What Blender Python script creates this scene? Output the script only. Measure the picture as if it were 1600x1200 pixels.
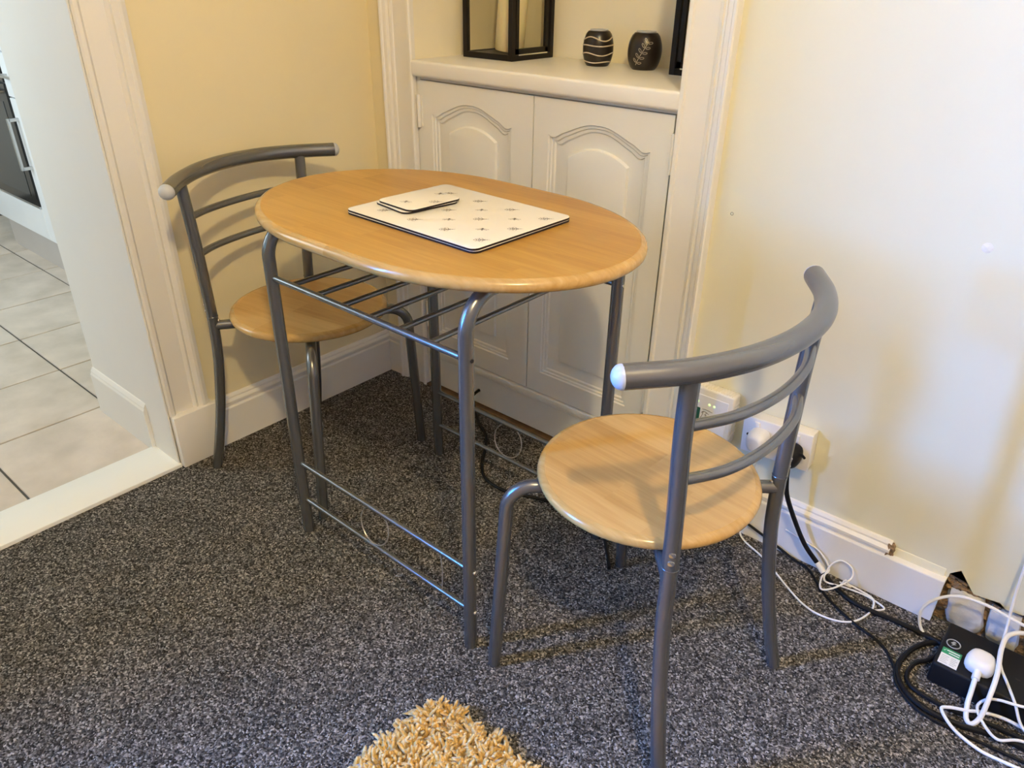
import bpy, bmesh, math, random
import numpy as np
from mathutils import Vector, Matrix
for o in list(bpy.data.objects): bpy.data.objects.remove(o, do_unlink=True)
scene = bpy.context.scene
COL = scene.collection
random.seed(7)
PI = math.pi

# ---------------------------------------------------------------- camera
CAM_LOC = Vector((1.722757, -1.431619, 1.16)); YAW, PITCH, ROLL, FPX = -0.6984456, 0.5062114, 0.0165966, 1172.562
def cam_axes():
    f = Vector((math.sin(YAW)*math.cos(PITCH), math.cos(YAW)*math.cos(PITCH), -math.sin(PITCH)))
    r = Vector((math.cos(YAW), -math.sin(YAW), 0)); u = r.cross(f)
    return r*math.cos(ROLL)+u*math.sin(ROLL), -r*math.sin(ROLL)+u*math.cos(ROLL), f
_r, _u, _f = cam_axes()
cd = bpy.data.cameras.new('camera'); cam = bpy.data.objects.new('camera', cd); COL.objects.link(cam)
cam.matrix_world = Matrix(((_r.x, _u.x, -_f.x, CAM_LOC.x), (_r.y, _u.y, -_f.y, CAM_LOC.y), (_r.z, _u.z, -_f.z, CAM_LOC.z), (0, 0, 0, 1)))
cd.sensor_fit = 'HORIZONTAL'; cd.sensor_width = 36; cd.lens = FPX/1600*36; cd.clip_start = .02
scene.camera = cam

# ---------------------------------------------------------------- world, lights, exposure
w = bpy.data.worlds.new('world'); scene.world = w; w.use_nodes = True
w.node_tree.nodes['Background'].inputs[0].default_value = (.55, .75, 1.0, 1)
w.node_tree.nodes['Background'].inputs[1].default_value = .6
def light(name, kind, loc, energy, color, direction=None, **kw):
    d = bpy.data.lights.new(name, kind); d.energy = energy; d.color = color
    for k, v in kw.items(): setattr(d, k, v)
    o = bpy.data.objects.new(name, d); COL.objects.link(o); o.location = loc
    if direction: o.rotation_euler = Vector(direction).to_track_quat('-Z', 'Z').to_euler()
    return o
light('ceiling_lamp_light', 'POINT', (2.20, -1.64, 2.43), 121, (1.0, .77, .375), shadow_soft_size=.055)
light('window_daylight', 'AREA', (-1.0, -3.6, 1.62), 2480, (.04, .275, 1.0), (1, .35, -.06), shape='RECTANGLE', size=1.9, size_y=1.7)
light('kitchen_daylight', 'AREA', (-1.45, -1.85, 1.45), 34, (.66, .80, .88), (-.05, 1, -.12), shape='RECTANGLE', size=1.2, size_y=1.0)
vs = scene.view_settings
vs.view_transform = 'Standard'; vs.look = 'None'; vs.exposure = 0.0; vs.gamma = 1.0; vs.use_curve_mapping = False

# ---------------------------------------------------------------- materials
MATS = {}
def new_mat(name):
    m = bpy.data.materials.new(name); m.use_nodes = True
    nt = m.node_tree; b = nt.nodes['Principled BSDF']; MATS[name] = m
    return m, nt, b
def N(nt, t, **kw):
    n = nt.nodes.new(t)
    for k, v in kw.items():
        if k in n.inputs: n.inputs[k].default_value = v
        else: setattr(n, k, v)
    return n
def ramp(nt, stops, interp='LINEAR'):
    r = nt.nodes.new('ShaderNodeValToRGB'); e = r.color_ramp.elements; r.color_ramp.interpolation = interp
    while len(e) < len(stops): e.new(.5)
    for el, (p, c) in zip(e, stops):
        el.position = p; el.color = (*c, 1) if len(c) == 3 else c
    return r
def objvec(nt, scale=(1, 1, 1), kind='Object'):
    t = nt.nodes.new('ShaderNodeTexCoord'); mp = nt.nodes.new('ShaderNodeMapping'); mp.inputs['Scale'].default_value = scale
    nt.links.new(t.outputs[kind], mp.inputs['Vector']); return mp.outputs['Vector']
def bump(nt, b, h, strength=.2, dist=.002):
    bp = nt.nodes.new('ShaderNodeBump'); bp.inputs['Strength'].default_value = strength; bp.inputs['Distance'].default_value = dist
    nt.links.new(h, bp.inputs['Height']); nt.links.new(bp.outputs['Normal'], b.inputs['Normal'])
def paint(name, col, rough=.5, var=.04, scale=6, bmp=.12, bscale=60, bdist=.0015, metallic=0):
    m, nt, b = new_mat(name)
    v = objvec(nt); n = N(nt, 'ShaderNodeTexNoise', Scale=scale, Detail=4.0); nt.links.new(v, n.inputs['Vector'])
    lo = tuple(max(0, c*(1-var)) for c in col); hi = tuple(min(1, c*(1+var)) for c in col)
    r = ramp(nt, [(.3, lo), (.7, hi)]); nt.links.new(n.outputs['Fac'], r.inputs['Fac']); nt.links.new(r.outputs['Color'], b.inputs['Base Color'])
    b.inputs['Roughness'].default_value = rough; b.inputs['Metallic'].default_value = metallic
    if bmp:
        n2 = N(nt, 'ShaderNodeTexNoise', Scale=bscale, Detail=3.0); nt.links.new(v, n2.inputs['Vector']); bump(nt, b, n2.outputs['Fac'], bmp, bdist)
    return m
M = {}
M['wall_cream'] = paint('wall_cream', (.80, .71, .47), .75, .02, 3, .15, 35)
M['wall_far'] = paint('wall_far', (.60, .46, .30), .8, .05, 3, .1, 35)
M['wall_pale'] = paint('wall_pale', (.785, .75, .55), .7, .02, 3, .2, 30)
M['alcove_paint'] = paint('alcove_paint', (.86, .80, .62), .6, .02, 4, .12, 40)
M['trim_white'] = paint('trim_white', (.82, .80, .75), .38, .015, 5, .08, 50)
M['cupboard_white'] = paint('cupboard_white', (.81, .80, .75), .42, .015, 5, .08, 60)
M['reveal_white'] = paint('reveal_white', (.78, .77, .74), .6, .015, 4, .1, 40)
M['threshold'] = paint('threshold', (.92, .93, .90), .4, .02, 5, .05, 40)
M['ceiling'] = paint('ceiling', (.72, .66, .54), .8, .01)
M['kitchen_white'] = paint('kitchen_white', (.84, .86, .88), .3, .02, 4, .0)
M['plinth_shaded'] = paint('plinth_shaded', (.55, .51, .48), .4, .03, 6, .0)  # shade of the recess under the units is mixed into this greyer colour
M['black_gloss'] = paint('black_gloss', (.012, .013, .015), .12, .1, 4, 0)
M['oven_glass'] = paint('oven_glass', (.03, .036, .04), .08, .1, 4, 0)
M['steel'] = paint('steel', (.62, .63, .64), .28, .03, 30, 0, metallic=1)
M['grey_tube'] = paint('grey_tube', (.185, .188, .192), .27, .03, 40, .05, 400, .0004, metallic=.7)
M['cap_grey'] = paint('cap_grey', (.48, .50, .53), .35, .03, 20, 0)
M['screw'] = paint('screw', (.75, .74, .72), .25, .03, 40, 0, metallic=1)
M['wire'] = paint('wire', (.34, .33, .32), .3, .03, 40, 0, metallic=.5)
M['black_plastic'] = paint('black_plastic', (.009, .009, .010), .5, .1, 20, .05, 300, .0005)
M['black_cable'] = paint('black_cable', (.008, .008, .009), .45, .1, 20, 0)
M['white_plastic'] = paint('white_plastic', (.82, .81, .79), .35, .02, 20, 0)
M['white_cable'] = paint('white_cable', (.80, .80, .80), .4, .02, 20, 0)
M['old_plastic'] = paint('old_plastic', (.80, .76, .66), .4, .03, 20, 0)
M['candle'] = paint('candle', (.86, .74, .42), .45, .03, 10, .05, 30)
MATS['candle'].node_tree.nodes['Principled BSDF'].inputs['Subsurface Weight'].default_value = .15
M['lantern_black'] = paint('lantern_black', (.012, .010, .010), .4, .15, 20, .05, 120)
M['holder_black'] = paint('holder_black', (.014, .009, .008), .3, .2, 30, .05, 120)
M['carve'] = paint('carve', (.60, .52, .42), .6, .1, 90, 0)
M['core_dark'] = paint('core_dark', (.022, .016, .018), .5, .1, 20, 0)
M['ink'] = paint('ink', (.19, .165, .145), .6, .3, 300, 0)
M['mat_white'] = paint('mat_white', (.90, .85, .74), .22, .01, 6, .0)
M['green_print'] = paint('green_print', (.02, .28, .12), .5, .05, 30, 0)
M['dark_green'] = paint('dark_green', (.01, .09, .05), .5, .05, 30, 0)
M['label_white'] = paint('label_white', (.78, .78, .76), .5, .04, 40, 0)
M['grey_print'] = paint('grey_print', (.35, .36, .36), .5, .05, 40, 0)
M['hole'] = paint('hole', (.012, .01, .008), .8, .1, 20, 0)
M['brown_wood'] = paint('brown_wood', (.16, .09, .04), .7, .3, 40, .1, 80)
M['grout'] = paint('grout', (.10, .095, .085), .9, .1, 60, .1, 200)
M['rubble'] = paint('rubble', (.30, .20, .12), .95, .5, 60, 1.0, 120, .012)
M['stone_paint'] = paint('stone_paint', (.66, .66, .66), .8, .12, 25, .8, 45, .006)
M['filler'] = paint('filler', (.84, .79, .66), .8, .05, 40, .5, 200, .002)
M['rug_back'] = paint('rug_back', (.45, .27, .07), .9, .2, 60, .3, 200)

for k_ in ('black_plastic', 'black_cable', 'core_dark', 'lantern_black'): MATS[k_].node_tree.nodes['Principled BSDF'].inputs['Specular IOR Level'].default_value = .18
def led_mat():
    m, nt, b = new_mat('led'); b.inputs['Base Color'].default_value = (.5, .8, .3, 1)
    b.inputs['Emission Color'].default_value = (.6, 1, .35, 1); b.inputs['Emission Strength'].default_value = 1.2; return m
M['led'] = led_mat()
def glass_mat():
    m, nt, b = new_mat('pane_glass')
    b.inputs['Base Color'].default_value = (.97, .98, .97, 1); b.inputs['Roughness'].default_value = .02
    b.inputs['Transmission Weight'].default_value = 1; b.inputs['IOR'].default_value = 1.45
    tr = N(nt, 'ShaderNodeBsdfTransparent'); gl = N(nt, 'ShaderNodeBsdfGlossy', Roughness=.03); mx = nt.nodes.new('ShaderNodeMixShader')
    lw = N(nt, 'ShaderNodeLayerWeight', Blend=.5); pw_ = N(nt, 'ShaderNodeMath', operation='POWER'); pw_.inputs[1].default_value = 5.0
    ma = N(nt, 'ShaderNodeMath', operation='MULTIPLY_ADD'); ma.inputs[1].default_value = .5; ma.inputs[2].default_value = .03
    nt.links.new(lw.outputs['Facing'], pw_.inputs[0]); nt.links.new(pw_.outputs[0], ma.inputs[0]); nt.links.new(ma.outputs[0], mx.inputs[0]); nt.links.new(tr.outputs[0], mx.inputs[1]); nt.links.new(gl.outputs[0], mx.inputs[2])
    nt.links.new(mx.outputs[0], nt.nodes['Material Output'].inputs['Surface']); return m
M['glass'] = glass_mat()
def wood_mat(name, c_lo, c_mid, c_hi, strip_w, strip_l, rough=.32):
    m, nt, b = new_mat(name); L = nt.links
    v = objvec(nt)
    br = N(nt, 'ShaderNodeTexBrick', Scale=1.0); br.offset = .37; br.offset_frequency = 2
    br.inputs['Mortar Size'].default_value = 0; br.inputs['Brick Width'].default_value = strip_l; br.inputs['Row Height'].default_value = strip_w
    br.inputs['Color1'].default_value = (0, 0, 0, 1); br.inputs['Color2'].default_value = (1, 1, 1, 1); br.inputs['Bias'].default_value = 0
    L.new(v, br.inputs['Vector'])
    # grain: long fibres along x, shifted per strip
    mp = N(nt, 'ShaderNodeMapping'); mp.inputs['Scale'].default_value = (5, 95, 60); L.new(v, mp.inputs['Vector'])
    ad = N(nt, 'ShaderNodeVectorMath', operation='ADD'); sc = N(nt, 'ShaderNodeVectorMath', operation='SCALE'); sc.inputs['Scale'].default_value = 17.0
    L.new(br.outputs['Color'], sc.inputs[0]); L.new(mp.outputs[0], ad.inputs[0]); L.new(sc.outputs[0], ad.inputs[1])
    n1 = N(nt, 'ShaderNodeTexNoise', Scale=1.0, Detail=6.0, Roughness=.6, Distortion=.6); L.new(ad.outputs[0], n1.inputs['Vector'])
    mp2 = N(nt, 'ShaderNodeMapping'); mp2.inputs['Scale'].default_value = (2.2, 16, 16); L.new(v, mp2.inputs['Vector'])
    n2 = N(nt, 'ShaderNodeTexNoise', Scale=1.0, Detail=3.0, Distortion=1.5); L.new(mp2.outputs[0], n2.inputs['Vector'])
    a = N(nt, 'ShaderNodeMath', operation='MULTIPLY_ADD'); a.inputs[1].default_value = .58
    L.new(n1.outputs['Fac'], a.inputs[0])
    a2 = N(nt, 'ShaderNodeMath', operation='MULTIPLY_ADD'); a2.inputs[1].default_value = .26; a2.inputs[2].default_value = -.08
    L.new(br.outputs['Color'], a2.inputs[0]); L.new(a2.outputs[0], a.inputs[2])
    a3 = N(nt, 'ShaderNodeMath', operation='MULTIPLY_ADD'); a3.inputs[1].default_value = .38; L.new(n2.outputs['Fac'], a3.inputs[0]); L.new(a.outputs[0], a3.inputs[2])
    r = ramp(nt, [(.25, c_lo), (.5, c_mid), (.75, c_hi)]); L.new(a3.outputs[0], r.inputs['Fac']); L.new(r.outputs['Color'], b.inputs['Base Color'])
    b.inputs['Roughness'].default_value = rough
    bump(nt, b, n1.outputs['Fac'], .06, .0006)
    return m
M['wood_top'] = wood_mat('wood_top', (.37, .178, .030), (.475, .25, .048), (.57, .325, .075), .062, .30)
M['wood_seat'] = wood_mat('wood_seat', (.43, .24, .068), (.54, .322, .106), (.64, .415, .158), .058, .24, .36)
M['wood_edge'] = wood_mat('wood_edge', (.42, .235, .058), (.54, .335, .115), (.66, .46, .22), .9, .9, .2)
def carpet_mat():
    m, nt, b = new_mat('carpet'); L = nt.links; v = objvec(nt)
    # slightly irregular loops about 4 mm across
    nz = N(nt, 'ShaderNodeTexNoise', Scale=130.0, Detail=2.0); L.new(v, nz.inputs['Vector'])
    mx = N(nt, 'ShaderNodeVectorMath', operation='MULTIPLY_ADD'); mx.inputs[1].default_value = (.006, .006, .006)
    L.new(nz.outputs['Color'], mx.inputs[0]); L.new(v, mx.inputs[2])
    vo = N(nt, 'ShaderNodeTexVoronoi', Scale=330.0); L.new(mx.outputs[0], vo.inputs['Vector'])
    sp = N(nt, 'ShaderNodeSeparateColor'); L.new(vo.outputs['Color'], sp.inputs[0])
    r = ramp(nt, [(0, (.014, .013, .012)), (.3, (.050, .047, .044)), (.6, (.120, .112, .105)), (.85, (.24, .225, .21)), (1, (.48, .45, .42))])
    L.new(sp.outputs[0], r.inputs['Fac'])
    n2 = N(nt, 'ShaderNodeTexNoise', Scale=9.0, Detail=3.0); L.new(v, n2.inputs['Vector'])
    r2 = ramp(nt, [(.3, (.85, .85, .85)), (.7, (1.12, 1.1, 1.08))]); L.new(n2.outputs['Fac'], r2.inputs['Fac'])
    mul = N(nt, 'ShaderNodeMix', data_type='RGBA', blend_type='MULTIPLY'); mul.inputs[0].default_value = 1
    L.new(r.outputs['Color'], mul.inputs[6]); L.new(r2.outputs['Color'], mul.inputs[7]); L.new(mul.outputs[2], b.inputs['Base Color'])
    b.inputs['Roughness'].default_value = .95; b.inputs['Specular IOR Level'].default_value = .15
    inv = N(nt, 'ShaderNodeMath', operation='SUBTRACT'); inv.inputs[0].default_value = 1; L.new(vo.outputs['Distance'], inv.inputs[1])
    bump(nt, b, inv.outputs[0], .9, .003)
    return m
M['carpet'] = carpet_mat()
def tile_mat():
    m, nt, b = new_mat('floor_tile'); L = nt.links; v = objvec(nt)
    oi = N(nt, 'ShaderNodeObjectInfo'); sc = N(nt, 'ShaderNodeVectorMath', operation='SCALE'); sc.inputs[0].default_value = (37, 19, 11); L.new(oi.outputs['Random'], sc.inputs['Scale'])
    ad = N(nt, 'ShaderNodeVectorMath', operation='ADD'); L.new(v, ad.inputs[0]); L.new(sc.outputs[0], ad.inputs[1])
    n = N(nt, 'ShaderNodeTexNoise', Scale=9.0, Detail=5.0); L.new(ad.outputs[0], n.inputs['Vector'])
    r = ramp(nt, [(.3, (.56, .50, .43)), (.55, (.67, .60, .53)), (.75, (.76, .68, .60))]); L.new(n.outputs['Fac'], r.inputs['Fac']); L.new(r.outputs['Color'], b.inputs['Base Color'])
    b.inputs['Roughness'].default_value = .42
    n2 = N(nt, 'ShaderNodeTexNoise', Scale=90.0, Detail=3.0); L.new(ad.outputs[0], n2.inputs['Vector']); bump(nt, b, n2.outputs['Fac'], .25, .002)
    return m
M['tile'] = tile_mat()
def tuft_mat():
    m, nt, b = new_mat('rug_tuft'); L = nt.links; v = objvec(nt)
    n = N(nt, 'ShaderNodeTexNoise', Scale=120.0, Detail=3.0); L.new(v, n.inputs['Vector'])
    r = ramp(nt, [(.3, (.52, .27, .05)), (.5, (.70, .44, .13)), (.68, (.84, .63, .32))]); L.new(n.outputs['Fac'], r.inputs['Fac']); L.new(r.outputs['Color'], b.inputs['Base Color'])
    b.inputs['Roughness'].default_value = .7; b.inputs['Sheen Weight'].default_value = .3
    return m
M['tuft'] = tuft_mat()

# ---------------------------------------------------------------- mesh helpers
def catmull(pts, n=8):
    P = [Vector(p) for p in pts]; out = []
    E_ = [P[0]*2-P[1]]+P+[P[-1]*2-P[-2]]
    for i in range(1, len(E_)-2):
        a, b, c, d = E_[i-1:i+3]
        for k in range(n):
            t = k/n
            out.append(.5*((2*b)+(c-a)*t+(2*a-5*b+4*c-d)*t*t+(3*b-a-3*c+d)*t**3))
    out.append(P[-1]); return out
def fillet(pts, r, n=6):
    P = [Vector(p) for p in pts]; out = [P[0]]
    for i in range(1, len(P)-1):
        a = (P[i-1]-P[i]).normalized(); b = (P[i+1]-P[i]).normalized()
        ang = a.angle(b); d = r/math.tan(ang/2); s = P[i]+a*d; e = P[i]+b*d
        bis = (a+b).normalized(); c = P[i]+bis*(r/math.sin(ang/2))
        for k in range(n+1):
            t = k/n; v = (s-c).lerp(e-c, t).normalized()*r; out.append(c+v)
    out.append(P[-1]); return out
class MB:
    def __init__(self): self.v = []; self.f = []
    def add(self, vs, fs):
        o = len(self.v); self.v += [tuple(p) for p in vs]; self.f += [tuple(i+o for i in f) for f in fs]; return self
    def box(self, lo, hi, bev=0, seg=2, mat=None):
        bm = bmesh.new(); bmesh.ops.create_cube(bm, size=1)
        for v in bm.verts: v.co = Vector([(lo[i]+hi[i])/2+v.co[i]*(hi[i]-lo[i]) for i in range(3)])
        if bev: bmesh.ops.bevel(bm, geom=bm.edges[:], offset=bev, segments=seg, profile=.5, affect='EDGES')
        bm.verts.index_update()
        vs = [v.co.copy() for v in bm.verts]
        if mat is not None: vs = [mat @ v for v in vs]
        self.add(vs, [[v.index for v in f.verts] for f in bm.faces]); bm.free(); return self
    def tube(self, pts, r, n=14, caps=True, radii=None):
        P = [Vector(p) for p in pts]; m = len(P)
        T = [(P[min(i+1, m-1)]-P[max(i-1, 0)]).normalized() for i in range(m)]
        up = Vector((0, 0, 1)) if abs(T[0].z) < .9 else Vector((1, 0, 0))
        u = T[0].cross(up).normalized(); vs = []; fs = []
        for i in range(m):
            u = (u-T[i]*u.dot(T[i])).normalized(); w_ = T[i].cross(u); rr = radii[i] if radii else r
            for k in range(n):
                a = 2*PI*k/n; vs.append(P[i]+(u*math.cos(a)+w_*math.sin(a))*rr)
        for i in range(m-1):
            for k in range(n):
                k2 = (k+1) % n; fs.append((i*n+k, i*n+k2, (i+1)*n+k2, (i+1)*n+k))
        if caps: fs.append(tuple(range(n-1, -1, -1))); fs.append(tuple((m-1)*n+k for k in range(n)))
        return self.add(vs, fs)
    def ring(self, c, R, r, ax1, ax2, n=40, m=8):
        c = Vector(c); a1 = Vector(ax1); a2 = Vector(ax2); nn = a1.cross(a2); vs = []; fs = []
        for i in range(n):
            t = 2*PI*i/n; d = a1*math.cos(t)+a2*math.sin(t)
            for k in range(m):
                s = 2*PI*k/m; vs.append(c+d*(R+r*math.cos(s))+nn*(r*math.sin(s)))
        for i in range(n):
            for k in range(m): fs.append((i*m+k, ((i+1) % n)*m+k, ((i+1) % n)*m+(k+1) % m, i*m+(k+1) % m))
        return self.add(vs, fs)
    def lathe(self, prof, n=40, c=(0, 0, 0), mat=None):
        vs = []; fs = []; m = len(prof); c = Vector(c)
        for i in range(n):
            a = 2*PI*i/n
            for r, z in prof:
                p = Vector((r*math.cos(a), r*math.sin(a), z)); p = mat @ p if mat is not None else p
                vs.append(p+c)
        for i in range(n):
            j = (i+1) % n
            for k in range(m-1): fs.append((i*m+k, j*m+k, j*m+k+1, i*m+k+1))
        return self.add(vs, fs)
    def rings(self, loops, close_first=False, close_last=True):
        n = len(loops[0]); vs = []; fs = []
        for l in loops: vs += list(l)
        for i in range(len(loops)-1):
            for k in range(n): fs.append((i*n+k, i*n+(k+1) % n, (i+1)*n+(k+1) % n, (i+1)*n+k))
        if close_first: fs.append(tuple(range(n-1, -1, -1)))
        if close_last: fs.append(tuple((len(loops)-1)*n+k for k in range(n)))
        return self.add(vs, fs)
    def prism(self, poly, axis, a, b):
        # poly in the two other axes (cyclic order), extruded along axis from a to b
        def P(p, t):
            q = [0, 0, 0]; q[axis] = t; q[(axis+1) % 3] = p[0]; q[(axis+2) % 3] = p[1]; return q
        n = len(poly); vs = [P(p, a) for p in poly]+[P(p, b) for p in poly]
        fs = [tuple(range(n-1, -1, -1)), tuple(range(n, 2*n))]+[(i, (i+1) % n, n+(i+1) % n, n+i) for i in range(n)]
        return self.add(vs, fs)
    def build(self, name, mat, parent=None, origin=None, smooth=35):
        """geometry given in world space is moved to `origin` (own origin, or the parent's location)"""
        vs = self.v
        if origin is not None: vs = [(p[0]-origin[0], p[1]-origin[1], p[2]-origin[2]) for p in vs]
        me = bpy.data.meshes.new(name); me.from_pydata([tuple(p) for p in vs], [], self.f)
        bm = bmesh.new(); bm.from_mesh(me); bmesh.ops.recalc_face_normals(bm, faces=bm.faces[:]); bm.to_mesh(me); bm.free()
        if smooth:
            me.polygons.foreach_set('use_smooth', [True]*len(me.polygons)); me.set_sharp_from_angle(angle=math.radians(smooth))
        me.materials.append(mat if not isinstance(mat, str) else M[mat])
        o = bpy.data.objects.new(name, me); COL.objects.link(o)
        if parent: o.parent = parent
        elif origin is not None: o.location = origin
        return o
def tag(o, label, cat, group=None, kind=None):
    o['label'] = label
    if cat: o['category'] = cat
    if group: o['group'] = group
    if kind: o['kind'] = kind
    return o
def struct(o, label=None):
    o['kind'] = 'structure'
    if label: o['label'] = label
    return o
def empty(name, loc=(0, 0, 0), rz=0):
    o = bpy.data.objects.new(name, None); COL.objects.link(o); o.location = loc; o.rotation_euler = (0, 0, rz); o.empty_display_size = .05; return o
def copy_tree(o, parent=None):
    c = o.copy(); COL.objects.link(c); c.parent = parent
    for ch in list(o.children): copy_tree(ch, c)
    return c
def dup_part(o, parent=None, loc=None):
    c = o.copy(); COL.objects.link(c); c.parent = parent or o.parent
    if loc is not None: c.location = loc
    return c

# ================================================================ SETTING
H = 2.75; XR = 3.9; YF = -4.0; WT = .414; YD0, YD1 = -.751, -1.60; ALB = .335; AX0, AX1 = .168, .962; SK = .018
struct(MB().box((-.02, YF, -.06), (XR, .0, 0)).build('floor', 'carpet'), 'dark grey speckled loop-pile carpet covering the room floor')
struct(MB().box((-3.3, YF-.2, H), (XR+.2, .6, H+.1)).build('ceiling', 'ceiling'))
# wall with the doorway to the kitchen (left), window further along
m = MB()
m.box((-WT, YD0, -.06), (0, .6, H)); m.box((-WT, YD1, 2.05), (0, YD0, H)); m.box((-.50, -2.0, -.06), (0, YD1, H))
m.box((-.50, -3.0, -.06), (0, -2.0, .78)); m.box((-.50, -3.0, 2.05), (0, -2.0, H)); m.box((-.50, YF-.2, -.06), (0, -3.0, H))
struct(m.build('wall_left', 'wall_cream', smooth=0), 'yellow cream plaster wall behind the far chair')
# window (out of view) that lets the daylight in
win = empty('window_1', (-.46, -2.5, .78)); struct(win)
m = MB()
for lo, hi in (((-.48, -3.0, .78), (-.44, -2.94, 2.05)), ((-.48, -2.06, .78), (-.44, -2.0, 2.05)), ((-.48, -2.94, .78), (-.44, -2.06, .84)), ((-.48, -2.94, 1.99), (-.44, -2.06, 2.05)), ((-.48, -2.94, 1.39), (-.44, -2.06, 1.44))): m.box(lo, hi)
m.build('window_frame', 'trim_white', win, (-.46, -2.5, .78))
MB().box((-.462, -2.95, .83), (-.458, -2.05, 2.0)).build('pane', 'glass', win, (-.46, -2.5, .78))
# back wall with the alcove
m = MB()
m.box((-WT, .0, -.06), (AX0, .6, H)); m.box((AX0, ALB, -.06), (AX1, .6, H)); m.box((AX0, .0, 2.2), (AX1, ALB, H))
m.box((AX1, .02, -.06), (XR+.2, .6, H))
wall_back = struct(m.build('wall_back', 'wall_cream', smooth=0), 'cream plaster wall with the cupboard alcove')
# plaster skin right of the alcove: ragged lower edge where the skirting board has been taken off
XS = 1.672
rnd = random.Random(3)
low = [(AX1+.01, 0), (XS-.012, 0), (XS-.004, .118), (XS+.012, .135), (XS+.03, .112)]
x = XS+.045
while x < XR:
    low.append((x, .098+rnd.uniform(-.008, .008))); x += rnd.uniform(.012, .03)
low += [(XR, .1)]
poly = low+[(XR, H), (AX1+.01, H)]
def tri_fill(poly, y0, y1):
    bm = bmesh.new(); vs = [bm.verts.new((p[0], y0, p[1])) for p in poly]; f = bm.faces.new(vs)
    bmesh.ops.triangulate(bm, faces=[f]); bm.verts.index_update()
    V_ = [v.co.copy() for v in bm.verts]; F_ = [[v.index for v in q.verts] for q in bm.faces]; bm.free()
    n = len(poly); out = MB(); out.add(V_, F_)
    out.add([(p[0], y0, p[1]) for p in poly]+[(p[0], y1, p[1]) for p in poly], [(i, (i+1) % n, n+(i+1) % n, n+i) for i in range(n)])
    return out
tri_fill(poly, 0.0, .024).build('plaster_skin', 'wall_pale', wall_back, smooth=0)['label'] = 'paler cream plaster right of the cupboard'
# alcove lining (painted)
m = MB(); m.box((AX0, ALB-.006, .90), (AX1, ALB, 2.2)); m.box((AX0, .0, .90), (AX0+.005, ALB-.006, 2.2)); m.box((AX1-.005, .0, .90), (AX1, ALB-.006, 2.2))
m.build('alcove_lining', 'alcove_paint', wall_back, smooth=0)
# exposed masonry at the foot of the wall
def rough_block(lo, hi, seed, amp=.004, sub=6, skew=(0, 0)):
    rr = random.Random(seed); bm = bmesh.new(); bmesh.ops.create_cube(bm, size=1)
    bmesh.ops.subdivide_edges(bm, edges=bm.edges[:], cuts=3, use_grid_fill=True)
    for v in bm.verts:
        c = v.co.copy(); rad = (abs(c.x*2)**6+abs(c.z*2)**6+abs(c.y*2)**6)**(1/6)
        c = c/max(rad, 1e-6)*max(abs(c.x), abs(c.y), abs(c.z))*4 if rad > 0 else c
        v.co = Vector([(lo[i]+hi[i])/2+c[i]*.5*(hi[i]-lo[i])+rr.uniform(-amp, amp) for i in range(3)]); v.co.x += skew[0]*c.z
    bm.verts.index_update(); o = MB().add([v.co.copy() for v in bm.verts], [[v.index for v in f.verts] for f in bm.faces]); bm.free(); return o
sx = [1.678, 1.772, 1.815, 1.91, 2.03, 2.14]
for i, (a, b, h) in enumerate(((1.680, 1.748, .094), (1.756, 1.812, .082), (1.822, 1.905, .09), (1.912, 2.02, .085), (2.03, 2.13, .09))):
    rough_block((a, -.004, -.004), (b, .06, h), i, .003, skew=(-.006, 0)).build('stone', 'stone_paint', wall_back, smooth=50)
rr = random.Random(5); m = MB()
for i in range(46):
    x = XS+.0+rr.random()*.5; z = rr.uniform(.082, .108) if i > 8 else rr.uniform(.02, .12); x = x if i > 8 else XS+rr.uniform(-.002, .022)
    s = rr.uniform(.006, .016)
    b_ = rough_block((x-s, .006-s*.3, z-s*.55), (x+s, .04, z+s*.55), 100+i, .002); m.add(b_.v, b_.f)
mo = m.build('crumbling_mortar', 'rubble', wall_back, smooth=40); mo['kind'] = 'stuff'
MB().box((XS-.006, .016, -.01), (XR, .03, .15)).build('masonry_core', 'rubble', wall_back)
# little blemishes on the plaster
m = MB(); m.lathe([(.0001, .0016), (.003, .0014), (.006, .0006), (.009, 0)], 14, (1.549, 0, .764), Matrix.Rotation(PI/2, 4, 'X')); m.build('filler_patch', 'filler', wall_back)
for px, pz in ((1.095, .731), (1.108, .366)):
    m = MB(); m.lathe([(.0001, -.0004), (.0022, -.0004), (.0032, .0006), (.0034, 0)], 12, (px, 0, pz), Matrix.Rotation(PI/2, 4, 'X')); m.build('nail_hole', 'hole', wall_back)
# remaining room walls (behind and beside the camera)
struct(MB().box((XR, YF-.2, -.06), (XR+.2, .6, H)).build('wall_right', 'wall_far', smooth=0))
struct(MB().box((-WT, YF-.2, -.06), (XR+.2, YF, H)).build('wall_front', 'wall_far', smooth=0))
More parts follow.
